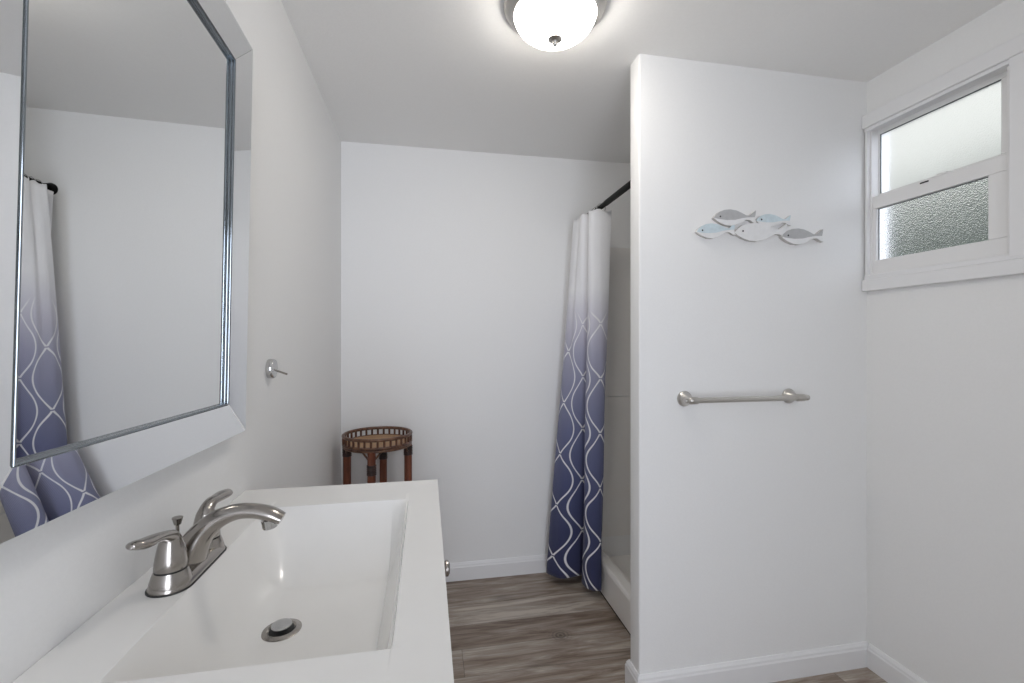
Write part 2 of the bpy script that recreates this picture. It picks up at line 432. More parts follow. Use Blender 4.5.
# baseboards: profile with a cove at the top
BP = [(0, 0), (0.013, 0), (0.013, 0.066), (0.0105, 0.071), (0.0095, 0.078), (0.006, 0.084), (0.004, 0.088), (0, 0.088)]
def baseboard(name, pts):
    """pts: corner list of the wall line, room on the left-hand side of travel; mitred"""
    bm = bmesh.new(); n = len(pts); rings = []
    for i, p in enumerate(pts):
        p = Vector(p)
        d0 = (p - Vector(pts[i - 1])).normalized() if i > 0 else None
        d1 = (Vector(pts[i + 1]) - p).normalized() if i < n - 1 else None
        n0 = Vector((-d0.y, d0.x)) if d0 else None; n1 = Vector((-d1.y, d1.x)) if d1 else None
        if n0 is None: m_ = n1
        elif n1 is None: m_ = n0
        else: m_ = (n0 + n1) / (1 + n0.dot(n1))
        rings.append([bm.verts.new((p.x + m_.x * o, p.y + m_.y * o, z)) for o, z in BP])
    k = len(BP)
    for a, b_ in zip(rings, rings[1:]):
        for j in range(k): bm.faces.new((a[j], a[(j + 1) % k], b_[(j + 1) % k], b_[j]))
    bm.faces.new(rings[0]); bm.faces.new(rings[-1])
    return struct(link(name, bm, M_trim))
baseboard('baseboard_back', [(XC, YB), (XL, YB)])
baseboard('baseboard_left', [(XL, YB - 0.0135), (XL, 1.16)])
baseboard('baseboard_partition', [(XR, YP), (XP, YP), (XP, YP + TH), (XP + 0.10, YP + TH)])
baseboard('baseboard_right', [(XR, YF + 0.001), (XR, YP - 0.0135)])

# ------------------------------------------------------------------ window
win = bpy.data.objects.new('window_1', None); C.objects.link(win); struct(win)
def pic_frame(bm, y0, y1, z0, z1, wl, wr, wb, wt, x0, x1, bev=0.002):
    """rectangular frame in the YZ plane between x0 and x1 (four mitre-less rails)"""
    box(bm, x0, x1, y0, y1, z0, z0 + wb, bev); box(bm, x0, x1, y0, y1, z1 - wt, z1, bev)
    box(bm, x0, x1, y0, y0 + wr, z0 + wb, z1 - wt, bev); box(bm, x0, x1, y1 - wl, y1, z0 + wb, z1 - wt, bev)
bm = bmesh.new()
CY0, CY1 = 0.928, 1.4215
box(bm, 1.610, XR, CY0 + 0.004, WY0, WZ0, 2.012, 0.002)                 # right leg
box(bm, 1.606, 1.612, CY0 + 0.004, CY0 + 0.020, WZ0, 2.012, 0.002)
box(bm, 1.613, XR, WY1 - 0.004, 1.4165, WZ0, 2.012, 0.0015)                # narrow left leg in the corner
link('side_casing', bm, M_trim, win)
bm = bmesh.new(); box(bm, 1.604, XR, CY0, CY1, 2.010, 2.060, 0.003); box(bm, 1.612, XR, CY0 + .004, CY1 - .002, 1.998, 2.010, 0.002); link('head_casing', bm, M_trim, win)
bm = bmesh.new()
box(bm, 1.604, XR, CY0, CY1, 1.402, 1.444, 0.003); box(bm, 1.611, XR, CY0 + 0.004, CY1 - 0.003, 1.444, 1.462, 0.003)
link('apron', bm, M_trim, win)
bm = bmesh.new(); pic_frame(bm, WY0, WY1, WZ0, WZ1, 0.010, 0.014, 0.016, 0.016, 1.626, XR + WT + 0.002, 0.001); link('jamb', bm, M_vinyl, win)
us = bmesh.new(); pic_frame(us, WY0 + 0.010, WY1 - 0.006, 1.735, WZ1 - 0.012, 0.008, 0.036, 0.030, 0.020, 1.657, 1.675, 0.0015)
uso = link('upper_sash', us, M_vinyl, win)
bm = bmesh.new(); box(bm, 1.6640, 1.6680, 1.028, 1.402, 1.750, 1.990); link('pane', bm, M_pane_up, uso)
bm = bmesh.new(); pic_frame(bm, 1.0355, 1.399, 1.755, 1.9865, 0.0025, 0.0015, 0.0025, 0.0025, 1.6595, 1.6640, 0); link('gasket', bm, M_seal, uso)
ls = bmesh.new(); pic_frame(ls, WY0 + 0.012, WY1 - 0.004, 1.462, 1.752, 0.0165, 0.0495, 0.053, 0.046, 1.632, 1.655, 0.002)
lso = link('lower_sash', ls, M_vinyl, win)
bm = bmesh.new(); box(bm, 1.6470, 1.6510, 1.046, 1.3995, 1.508, 1.712); link('pane', bm, M_pane, lso)
bm = bmesh.new(); pic_frame(bm, 1.0510, 1.3925, 1.5145, 1.7065, 0.003, 0.001, 0.001, 0.003, 1.6445, 1.6470, 0); link('gasket', bm, M_seal, lso)
bm = bmesh.new(); box(bm, 1.632, 1.655, 1.150, 1.206, 1.752, 1.757, 0.0015); box(bm, 1.637, 1.650, 1.162, 1.194, 1.756, 1.763, 0.003)
lk = link('sash_lock', bm, M_vinyl, win)
bm = bmesh.new(); box(bm, 1.6305, 1.633, 1.212, 1.238, 1.744, 1.7485); link('latch_slot', bm, M_dark, lso)

# yard beyond the window
bm = bmesh.new()
g = 60; vs = {}
for i in range(g + 1):
    for j in range(25):
        y = -2.5 + 7.5 * i / g; z = -0.05 + 2.30 * j / 24
        n = math.sin(i * 1.3) * math.sin(j * 1.7) * 0.05 + random.uniform(-0.06, 0.06) + (0.10 if j > 21 else 0) * (j - 21)
        if j == 24: z += random.uniform(-0.10, 0.10)
        vs[i, j] = bm.verts.new((3.05 + n, y, z))
for i in range(g):
    for j in range(24): bm.faces.new((vs[i, j], vs[i + 1, j], vs[i + 1, j + 1], vs[i, j + 1]))
bk = [[bm.verts.new((3.75, -2.5, zz)), bm.verts.new((3.75, 5.0, zz))] for zz in (-0.05, 2.2)]
bm.faces.new((bk[0][0], bk[0][1], bk[1][1], bk[1][0]))
bm.faces.new([vs[i, 24] for i in range(g + 1)] + [bk[1][1], bk[1][0]])
bm.faces.new([vs[0, j] for j in range(25)] + [bk[1][0], bk[0][0]]); bm.faces.new([vs[g, j] for j in range(25)] + [bk[1][1], bk[0][1]])
tag(link('hedge', bm, M_leaf, smooth=True), 'blurred grey green hedge seen through the pebbled window glass', 'hedge', kind='stuff')
bm = bmesh.new(); box(bm, XR + WT + 0.02, 6.0, -4, 6.5, -0.12, -0.05); struct(link('ground', bm, M_ground))

# ------------------------------------------------------------------ shower pan and surround
bm = bmesh.new()
SY0, SY1 = YP + TH + 0.001, YB - 0.001
# curb profile (x, z), then pan floor, swept along Y
cur = [(XC, 0.012), (XC, 0.142), (XC + 0.004, 0.152), (XC + 0.012, 0.157), (XC + 0.050, 0.157), (XC + 0.062, 0.152), (XC + 0.085, 0.060), (XC + 0.11, 0.045), (XR - 0.001, 0.045), (XR - 0.001, 0.012)]
prism(bm, cur, 'y', SY0, SY1)
tag(link('shower_pan', bm, M_acrylic), 'low white shower pan with raised curb behind the patterned curtain', 'shower pan')
bm = bmesh.new(); box(bm, XC + 0.004, XR - 0.001, SY0, SY1, 0.0, 0.0115); o = link('base_shade', bm, M_dark);  # dark slab that paints in the shade of the gap under the pan
o.parent = bpy.data.objects['shower_pan']; o.name = 'shadow_gap'
sur = thing('shower_surround', 'off-white moulded shower wall panels with horizontal seam behind the curtain', 'shower wall')
def wedge_ledge(bm):
    prism(bm, [(YB - 0.009, 0.158), (YB - 0.075, 0.158), (YB - 0.060, 0.185), (YB - 0.009, 0.34)], 'x', XC + 0.02, XR - 0.02)
SEAM, STOP = 0.918, 1.725
bm = bmesh.new(); box(bm, XC + 0.012, XR - 0.001, YB - 0.009, YB - 0.0004, 0.158, SEAM - 0.003, 0.0015); link('lower_panel', bm, M_acrylic, sur)
bm = bmesh.new(); box(bm, XC + 0.012, XR - 0.001, YB - 0.009, YB - 0.0004, SEAM + 0.001, STOP, 0.0015); link('upper_panel', bm, M_acrylic, sur)
bm = bmesh.new(); prism(bm, [(XR - 0.0015, 0.158), (XR - 0.0015, STOP), (XR - 0.009, STOP), (XR - 0.009, 0.158)], 'y', SY0, YB - 0.0095); link('side_panel', bm, M_acrylic, sur)

# ------------------------------------------------------------------ curtain rod and curtain
RX, RZ = 0.805, 1.846
rod = thing('curtain_rod', 'black metal curtain rod running from the partition to the far wall', 'curtain rod', (RX, YP + TH, RZ))
bm = bmesh.new(); tube(bm, [(0, 0.008, 0), (0, 0.45, 0)], 0.0135, 18); tube(bm, [(0, 0.45, 0), (0, YB - YP - TH - 0.008, 0)], 0.0118, 18)
link('pole', bm, M_black, rod, smooth=True, auto=40)
for yy, d in ((0.0, 1), (YB - YP - TH, -1)):
    bm = bmesh.new(); lathe(bm, [(0.026, 0.0005), (0.026, 0.006), (0.021, 0.014), (0.0165, 0.030), (0.0145, 0.032)], (0, yy, 0), (0, d, 0), 24); link('end_flange', bm, M_black, rod, smooth=True, auto=40)

cur_t = thing('shower_curtain', 'shower curtain fading from white to navy with wavy white lines, gathered to one side', 'curtain', (RX, 2.15, 0.045))
# key outlines of the gathered cloth in plan (x, y), near hem edge first, room side and shower side alternating
TOP = [(0.852, 1.992), (0.822, 1.984), (0.786, 1.980), (0.752, 1.988), (0.748, 2.014), (0.778, 2.036), (0.812, 2.046), (0.790, 2.060), (0.742, 2.070), (0.734, 2.094), (0.742, 2.112), (0.752, 2.126), (0.744, 2.140), (0.736, 2.156), (0.732, 2.184), (0.770, 2.202),
       (0.828, 2.212), (0.832, 2.232), (0.790, 2.244), (0.760, 2.262), (0.790, 2.276)]
BOT = [(0.815, 2.046), (0.813, 2.020), (0.800, 2.008), (0.765, 2.018), (0.741, 2.056), (0.748, 2.105), (0.796, 2.134), (0.806, 2.156), (0.775, 2.166), (0.715, 2.150), (0.655, 2.146), (0.618, 2.178), (0.601, 2.216), (0.612, 2.252), (0.650, 2.272), (0.700, 2.268), (0.742, 2.242),
       (0.780, 2.200), (0.800, 2.215), (0.795, 2.252), (0.765, 2.284)]
assert len(TOP) == len(BOT)
NS, NV = 8, 90
tt = spline(TOP, NS); bb = spline(BOT, NS)
z_top, z_bot = 1.829, 0.045
L0 = [0.0]
mid = [((a[0] + b_[0]) / 2, (a[1] + b_[1]) / 2) for a, b_ in zip(tt, bb)]
# cloth coordinate: mean arc length of top and bottom
acc = 0
for i in range(1, len(tt)):
    acc += 0.5 * (math.dist(tt[i], tt[i - 1]) + math.dist(bb[i], bb[i - 1])); L0.append(acc)
bm = bmesh.new(); uvl = bm.loops.layers.uv.new('cloth'); grid = []
for j in range(NV + 1):
    v = j / NV; row = []
    for i in range(len(tt)):
        w = v ** 0.88
        x = tt[i][0] * (1 - w) + bb[i][0] * w; y = tt[i][1] * (1 - w) + bb[i][1] * w
        k = 0.002 * math.sin(9 * v + i * 0.35) * min(1, v * 3)
        zt = z_top - 0.004 * (1 - math.cos(i * 2 * PI / 16)) ; z = zt + (z_bot - zt) * v
        row.append(bm.verts.new((x + k - RX, y - 2.15, z - 0.045)))
    grid.append(row)
for j in range(NV):
    for i in range(len(tt) - 1):
        f = bm.faces.new((grid[j][i], grid[j][i + 1], grid[j + 1][i + 1], grid[j + 1][i]))
        for lp, (ii, jj) in zip(f.loops, ((i, j), (i + 1, j), (i + 1, j + 1), (i, j + 1))): lp[uvl].uv = (L0[ii] * 1.0, jj / NV * CH)
cl = link('cloth', bm, M_curtain, cur_t, smooth=True)
sm = cl.modifiers.new('thickness', 'SOLIDIFY'); sm.thickness = 0.0018; sm.offset = 0
for k in range(8):
    y = 2.003 + k * 0.034
    bm = bmesh.new()
    pts = [(0.021 * math.cos(a) , 0.002 * math.sin(a * 2), 0.0215 * math.sin(a) - 0.006) for a in [2 * PI * q / 24 for q in range(25)]]
    tube(bm, pts, 0.0016, 6, cap=False)
    r_ = link('curtain_ring', bm, M_chrome, cur_t, smooth=True); r_.location = (0, y - 2.15, RZ - 0.045)

# ------------------------------------------------------------------ mirror
MY0, MY1, MZ0, MZ1 = 0.441, 1.054, 1.029, 1.853
mir = thing('wall_mirror', 'large rectangular wall mirror with wide mirrored frame above the sink', 'mirror', (XL + 0.0050, (MY0 + MY1) / 2, MZ0))
mir.rotation_euler = (math.radians(-0.9), math.radians(0.70), math.radians(0.48))
hw, hh, fw = (MY1 - MY0) / 2, MZ1 - MZ0, 0.064
XO, XI = 0.0270, 0.0165
bm = bmesh.new(); box(bm, 0.0, 0.0030, -hw + 0.004, hw - 0.004, 0.004, hh - 0.004); link('backing', bm, M_dark, mir)
bm = bmesh.new(); box(bm, 0.0065, 0.0095, -hw + fw - 0.004, hw - fw + 0.004, fw - 0.004, hh - fw + 0.004); link('mirror_glass', bm, M_mirror, mir)
out = [(-hw, 0), (hw, 0), (hw, hh), (-hw, hh)]; inn = [(-hw + fw, fw), (hw - fw, fw), (hw - fw, hh - fw), (-hw + fw, hh - fw)]
for i in range(4):
    a, b_ = out[i], out[(i + 1) % 4]; c, d = inn[(i + 1) % 4], inn[i]
    g = 0.0004
    def sh(p, q, s): return (p[0] + (q[0] - p[0]) * s, p[1] + (q[1] - p[1]) * s)
    A, B_ = sh(a, b_, g), sh(b_, a, g); D, E_ = sh(d, c, g), sh(c, d, g)
    bm = bmesh.new()
    top = [bm.verts.new((XO, *A)), bm.verts.new((XO, *B_)), bm.verts.new((XI, *E_)), bm.verts.new((XI, *D))]
    bot = [bm.verts.new((0.0031, *A)), bm.verts.new((0.0031, *B_)), bm.verts.new((0.0031, *E_)), bm.verts.new((0.0031, *D))]
    ft = bm.faces.new(top); fb = bm.faces.new(bot[::-1])
    for k in range(4):
        f = bm.faces.new((top[k], bot[k], bot[(k + 1) % 4], top[(k + 1) % 4]))
        f.material_index = 1
    fb.material_index = 1
    es = [e for e in ft.edges]
    bmesh.ops.bevel(bm, geom=es, offset=0.0012, segments=1, affect='EDGES')
    link('frame_strip', bm, [M_mirror_frame, M_steel], mir)
off = fw + 0.0002
y0, y1, z0, z1 = -hw + off, hw - off, off, hh - off
bm = bmesh.new(); rings = []
prof = [(-0.0001, 0.0096), (-0.0001, 0.0172), (0.0008, 0.0182), (0.0020, 0.0180), (0.0028, 0.0168), (0.0028, 0.0135), (0.0018, 0.0125), (0.0026, 0.0115), (0.0028, 0.0108), (0.0028, 0.0096)]
for (sy, sz, yy, zz) in ((1, 1, y0, z0), (-1, 1, y1, z0), (-1, -1, y1, z1), (1, -1, y0, z1)):
    rings.append([bm.verts.new((x, yy + sy * o_, zz + sz * o_)) for o_, x in prof])
n = len(prof)
for i in range(4):
    a, b_ = rings[i], rings[(i + 1) % 4]
    for j in range(n): bm.faces.new((a[j], a[(j + 1) % n], b_[(j + 1) % n], b_[j]))
link('bead', bm, M_bead, mir, smooth=True, auto=50)

# ------------------------------------------------------------------ vanity
VX0, VX1, VY0, VY1 = XL + 0.0008, 0.0272, 0.395, 1.132
BX0, BX1, BY0, BY1 = -0.322, -0.037, 0.518, 1.003
DEP = 0.112
def sst(x): x = max(0.0, min(1.0, x)); return x * x * (3 - 2 * x)
def lip(d, w):                       # steep near the rim, flattening towards the floor
    x = max(0.0, min(1.0, d / w)); return 1 - (1 - x) ** 2.4
def basin_z(x, y):
    if x < BX0 or x > BX1 or y < BY0 or y > BY1: return 0.0
    a = lip(x - BX0, 0.085); b_ = lip(BX1 - x, 0.020); c = 1 - (1 - max(0.0, min(1.0, (BY1 - y) / 0.125))) ** 1.55; d = lip(y - BY0, 0.085)
    fl = DEP - 0.006 * sst(math.hypot(x + 0.223, y - 0.764) / 0.2)
    # a narrow ledge part way down the front side
    q = BX1 - x
    b_ = min(1.0, 0.16 * min(1.0, q / 0.003) + 0.84 * max(0.0, min(1.0, (q - 0.006) / 0.028)) ** 0.9)
    return -fl * (a * c * d) ** 0.85 * b_
vt = thing('sink_basin', 'glossy white vanity top with an integral rectangular sink basin', 'sink top', ((VX0 + VX1) / 2, (VY0 + VY1) / 2, ZT - 0.026))
ox, oy, oz = vt.location
def axis_pts(a, b0, b1, c, n0, n1, n2, fine0, fine1):
    r = [a + (b0 - a) * i / n0 for i in range(n0)]
    inner = []
    for i in range(n1 + 1):
        inner.append(b0 + (b1 - b0) * i / n1)
    ex = [b0 + 0.0004] + [b0 + fine0 * k for k in (0.001, 0.002, 0.004)] + [b1 - fine1 * k for k in (0.001, 0.002, 0.003, 0.0045, 0.006, 0.007, 0.008, 0.009, 0.0105, 0.012, 0.014, 0.016, 0.018, 0.020, 0.022, 0.025, 0.028, 0.030, 0.032, 0.034, 0.036)] + [b1 - 0.0004]
    r += sorted(set(round(q, 6) for q in inner + ex)); r += [b1 + (c - b1) * i / n2 for i in range(1, n2 + 1)]
    return r
xs = axis_pts(VX0, BX0, BX1, VX1, 3, 60, 3, 1, 1); ys = axis_pts(VY0, BY0, BY1, VY1, 3, 90, 3, 1, 1)
bm = bmesh.new()
G = [[bm.verts.new((x - ox, y - oy, ZT + basin_z(x, y) - oz)) for y in ys] for x in xs]
for i in range(len(xs) - 1):
    for j in range(len(ys) - 1): bm.faces.new((G[i][j], G[i + 1][j], G[i + 1][j + 1], G[i][j + 1]))
# slab edge and underside
loop = [G[i][0] for i in range(len(xs))] + [G[-1][j] for j in range(1, len(ys))] + [G[i][-1] for i in range(len(xs) - 2, -1, -1)] + [G[0][j] for j in range(len(ys) - 2, 0, -1)]
low = [bm.verts.new((v.co.x, v.co.y, 0.0)) for v in loop]
n = len(loop)
for i in range(n): bm.faces.new((loop[i], loop[(i + 1) % n], low[(i + 1) % n], low[i]))
link('basin_slab', bm, M_top, vt, smooth=True, auto=30)
dz = basin_z(-0.223, 0.764)
dr = bmesh.new(); lathe(dr, [(0.0, -0.004), (0.0190, -0.004), (0.0190, 0.0010), (0.0210, 0.0028), (0.0255, 0.0022), (0.0290, 0.0004), (0.0290, -0.004)], (0, 0, 0), (0, 0, 1), 36)
dro = link('drain', dr, M_nickel, vt, smooth=True, auto=35); dro.location = (-0.223 - ox, 0.764 - oy, ZT + dz - oz + 0.0005); dro['label'] = 'chrome pop-up drain'
bm = bmesh.new(); lathe(bm, [(0.0, -0.003), (0.0186, -0.003), (0.0186, 0.0006), (0.0, 0.0006)], (0, 0, 0), (0, 0, 1), 28); link('drain_throat', bm, M_dark, dro)
bm = bmesh.new(); lathe(bm, [(0.005, -0.002), (0.005, 0.0065), (0.0140, 0.0068), (0.0152, 0.0078), (0.0146, 0.0096), (0.0, 0.0104)], (0, 0, 0), (0, 0, 1), 36); link('stopper', bm, M_steel, dro, smooth=True, auto=35)

vc = thing('vanity_cabinet', 'white painted vanity cabinet beneath the sink top', 'cabinet', ((VX0 + VX1) / 2 - 0.012, (VY0 + VY1) / 2, 0))
cx, cy, _ = vc.location
CX1 = VX1 - 0.0265
# carcass is open below the basin so that the bowl sits inside it
bm = bmesh.new(); zt = ZT - 0.0265
y0c, y1c, x0c = VY0 + 0.008, VY1 - 0.008, VX0 + 0.001
for q in ((x0c, CX1, y0c, y0c + 0.016, 0.09, zt), (x0c, CX1, y1c - 0.016, y1c, 0.0, zt), (x0c, CX1, y0c + 0.016, y1c - 0.016, 0.09, 0.106), (x0c, x0c + 0.010, y0c + 0.016, y1c - 0.016, 0.106, zt),
          (CX1 - 0.016, CX1, y0c + 0.016, y1c - 0.016, zt - 0.04, zt), (CX1 - 0.05, CX1 - 0.04, y0c, y1c - 0.016, 0, 0.09), (x0c, CX1, y0c, y0c + 0.016, 0, 0.09)):
    box(bm, q[0] - cx, q[1] - cx, q[2] - cy, q[3] - cy, q[4], q[5])
link('carcass', bm, M_cab, vc)
def shaker(name, ya, yb, za, zb, ky, kz):
    bm = bmesh.new(); x = CX1 - cx
    box(bm, x + 0.0005, x + 0.0125, ya - cy, yb - cy, za, zb, 0.001)
    for q in ((ya, yb, za, za + 0.05), (ya, yb, zb - 0.05, zb), (ya, ya + 0.05, za + 0.05, zb - 0.05), (yb - 0.05, yb, za + 0.05, zb - 0.05)):
        box(bm, x + 0.0125, x + 0.0185, q[0] - cy, q[1] - cy, q[2], q[3], 0.001)
    o = link(name, bm, M_cab, vc)
    bm = bmesh.new(); lathe(bm, [(0.008, 0), (0.006, 0.004), (0.0055, 0.012), (0.012, 0.016), (0.0160, 0.021), (0.0155, 0.0255), (0.010, 0.0285), (0, 0.029)], (x + 0.0185, ky - cy, kz), (1, 0, 0), 28)
    k = link('knob', bm, M_nickel, o, smooth=True, auto=40); k['label'] = 'round chrome knob'
ym = (VY0 + VY1) / 2
shaker('door', VY0 + 0.010, ym - 0.0015, 0.10, zt - 0.01, ym - 0.20, 0.728)
shaker('door', ym + 0.0015, VY1 - 0.010, 0.10, zt - 0.01, 0.950, 0.743)

# ------------------------------------------------------------------ faucet
FX, FY = -0.349, 0.757
fa = thing('sink_faucet', 'brushed nickel two-handle faucet with arched spout on the vanity top', 'faucet', (FX, FY, ZT + 0.0004))
# deck plate: stadium footprint rising into the saddle
def stadium(hl, r, n=14):
    p = []
    for i in range(n + 1):
        a = -PI / 2 + PI * i / n - PI / 2; p.append((r * math.cos(a + PI / 2 + PI / 2) , 0))
    p = []
    for i in range(n + 1):
        a = PI * i / n; p.append((r * math.cos(a), hl + r * math.sin(a)))
    for i in range(n + 1):
        a = PI + PI * i / n; p.append((r * math.cos(a), -hl + r * math.sin(a)))
    return p
bm = bmesh.new(); rings = []
for hl, r, z in ((0.051, 0.0268, 0.0), (0.051, 0.0270, 0.002), (0.051, 0.0258, 0.006), (0.0505, 0.0225, 0.011), (0.0495, 0.017, 0.0135)):
    rings.append([bm.verts.new((x, y, z)) for x, y in stadium(hl, r)])
for a, b_ in zip(rings, rings[1:]):
    for k in range(len(a)): bm.faces.new((a[k], a[(k + 1) % len(a)], b_[(k + 1) % len(a)], b_[k]))
bm.faces.new(rings[0]); bm.faces.new(rings[-1])
for s_ in (-1, 1):          # conical pedestals under the handles
    lathe(bm, [(0.0255, 0.004), (0.0248, 0.010), (0.0225, 0.018), (0.0200, 0.0245), (0.0180, 0.0250)], (0, s_ * 0.051, 0), (0, 0, 1), 32)
link('deck_plate', bm, M_nickel, fa, smooth=True, auto=45)
bm = bmesh.new(); prism(bm, stadium(0.0512, 0.0282), 'z', -0.0003, 0.0016); link('gasket', bm, M_dark, fa)
for s in (-1, 1):
    # bell shaped hub
    bm = bmesh.new(); lathe(bm, [(0.0190, 0.0262), (0.0198, 0.0270), (0.0192, 0.036), (0.0178, 0.046), (0.0158, 0.056), (0.0134, 0.065), (0.0098, 0.0725), (0.0050, 0.0768), (0.0, 0.0780)], (0, s * 0.051, 0), (0, 0, 1), 32)
    h = link('handle', bm, M_nickel, fa, smooth=True, auto=60)
    bm = bmesh.new(); lathe(bm, [(0.0150, 0.0248), (0.0192, 0.0250), (0.0192, 0.0264), (0.0150, 0.0266)], (0, s * 0.051, 0), (0, 0, 1), 32); link('seam_ring', bm, M_dark, h)
    # lever: flat blade sweeping outwards, flared tip
    tip = -0.006 if s < 0 else 0.003
    dzt = 0.0075 if s < 0 else -0.005
    pts = spline([(0, 0.047, 0.060), (0, 0.054, 0.0700), (tip * .15, 0.068, 0.0765), (tip * .4, 0.086, 0.0780 + dzt * .4), (tip * .7, 0.106, 0.0785 + dzt * .7), (tip, 0.119, 0.0800 + dzt), (tip * 1.05, 0.127, 0.0815 + dzt)], 6)
    rad = spline([(0.0115,), (0.0115,), (0.0110,), (0.0112,), (0.0122,), (0.0108,), (0.0045,)], 6)
    sq = spline([(1.0, 1.0), (0.95, 0.80), (0.92, 0.62), (1.0, 0.56), (1.05, 0.56), (1.0, 0.52), (1.0, 0.6)], 6)
    bm = bmesh.new(); tube(bm, [(p[0], s * p[1], p[2]) for p in pts], [r[0] for r in rad], 16, squash=sq)
    link('lever', bm, M_nickel, h, smooth=True, auto=60)
# spout
pts = spline([(-0.004, 0, 0.006), (0.004, 0, 0.030), (0.018, 0, 0.053), (0.038, 0, 0.0710), (0.064, 0, 0.0805), (0.090, 0, 0.0800), (0.113, 0, 0.0735), (0.129, 0, 0.0655)], 8)
rad = spline([(0.0245,), (0.0222,), (0.0186,), (0.0155,), (0.0135,), (0.0130,), (0.0132,), (0.0118,)], 8)
sq = spline([(1.25, 1.0), (1.10, 1.0), (1.0, 0.95), (1.0, 0.92), (1.02, 0.88), (1.06, 0.84), (1.12, 0.80), (1.1, 0.72)], 8)
bm = bmesh.new(); tube(bm, pts, [r[0] for r in rad], 22, squash=sq); link('spout', bm, M_nickel, fa, smooth=True, auto=60)
bm = bmesh.new(); lathe(bm, [(0.0, 0.0), (0.0088, 0.0), (0.0105, 0.0010), (0.0108, 0.010), (0.0112, 0.014)], (0.1115, 0, 0.0520), (-0.14, 0, 1), 24); link('aerator', bm, M_steel, fa, smooth=True, auto=40)
bm = bmesh.new(); lathe(bm, [(0.0024, 0.010), (0.0024, 0.068), (0.0045, 0.0695), (0.0062, 0.0765), (0.0072, 0.0790), (0.0066, 0.0802), (0, 0.0808)], (-0.0165, 0, -0.002), (0, 0, 1), 20); link('pop_up_rod', bm, M_nickel, fa, smooth=True, auto=40)

# ------------------------------------------------------------------ ceiling light
cl_ = thing('ceiling_light', 'flush dome ceiling light with white glass and brushed nickel pan', 'ceiling light', (0.366, 1.262, CEIL))
bm = bmesh.new(); lathe(bm, [(0.144, -0.0005), (0.148, -0.006), (0.146, -0.014), (0.137, -0.024), (0.128, -0.031), (0.120, -0.035), (0.1178, -0.032), (0.1178, -0.0005)], (0, 0, 0), (0, 0, 1), 64); link('pan', bm, M_nickel_bar, cl_, smooth=True, auto=40)
bm = bmesh.new(); lathe(bm, [(0.1165, -0.024), (0.1175, -0.034), (0.115, -0.047), (0.106, -0.062), (0.090, -0.076), (0.068, -0.087), (0.042, -0.0945), (0.016, -0.098), (0.0, -0.0985)], (0, 0, 0), (0, 0, 1), 64); link('dome', bm, M_lamp, cl_, smooth=True)
bm = bmesh.new(); lathe(bm, [(0.004, -0.096), (0.0205, -0.0980), (0.0208, -0.1015), (0.0160, -0.1050), (0.0070, -0.1075), (0.0056, -0.112), (0.0072, -0.1155), (0.0058, -0.1190), (0.0, -0.1205)], (0, 0, 0), (0, 0, 1), 28); link('finial', bm, M_nickel_bar, cl_, smooth=True, auto=40)

# ------------------------------------------------------------------ towel bar on the partition
tb = thing('towel_bar', 'brushed nickel towel bar mounted on the white partition', 'towel bar', (1.081, YP, 1.018))
for x in (-0.207, 0.207):
    bm = bmesh.new(); lathe(bm, [(0.0265, -0.0002), (0.0270, -0.004), (0.0255, -0.008), (0.0215, -0.011), (0.0200, -0.014), (0.0165, -0.022), (0.0115, -0.032), (0.0100, -0.044), (0.0108, -0.0475), (0.0, -0.0475)], (x, 0, 0), (0, 1, 0), 30)
    p = link('post', bm, M_nickel_bar, tb, smooth=True, auto=40)
    s = 1 if x > 0 else -1
    bm = bmesh.new(); lathe(bm, [(0.0, -0.016), (0.0112, -0.016), (0.0125, -0.0135), (0.0125, 0.0125), (0.0105, 0.0155), (0.0070, 0.0185), (0.0095, 0.0225), (0.0102, 0.0265), (0.0085, 0.0310), (0.0, 0.0335)], (x, -0.056, 0), (s, 0, 0), 26)
    link('finial', bm, M_nickel_bar, p, smooth=True, auto=40)
bm = bmesh.new(); tube(bm, [(-0.195, -0.056, 0), (0.195, -0.056, 0)], 0.0095, 20); link('bar', bm, M_nickel_bar, tb, smooth=True, auto=40)

# ------------------------------------------------------------------ wall hook (round plate and bare arm)
hk = thing('wall_hook', 'small round nickel wall plate with a thin bare arm on the left wall', 'hook', (XL, 1.288, 1.1435))
bm = bmesh.new(); lathe(bm, [(0.0250, 0.0003), (0.0255, 0.004), (0.0255, 0.0125), (0.0235, 0.0155), (0.0, 0.0160)], (0, 0, 0), (1, 0, 0), 36); link('plate', bm, M_steel, hk, smooth=True, auto=40)
bm = bmesh.new(); tube(bm, [(0.012, -0.002, -0.002), (0.047, -0.005, -0.015)], 0.0026, 10); link('arm', bm, M_nickel, hk, smooth=True, auto=40)
bm = bmesh.new(); lathe(bm, [(0.0022, 0.0), (0.0024, 0.0012), (0.0012, 0.0018), (0, 0.0018)], (0, 0, 0), (1, 0, 0), 12)
o = link('nail', bm, M_eye, smooth=True); o.location = (XL, 1.0955, 1.9035)
tag(o, 'tiny dark nail high on the left wall near the ceiling', 'nail')

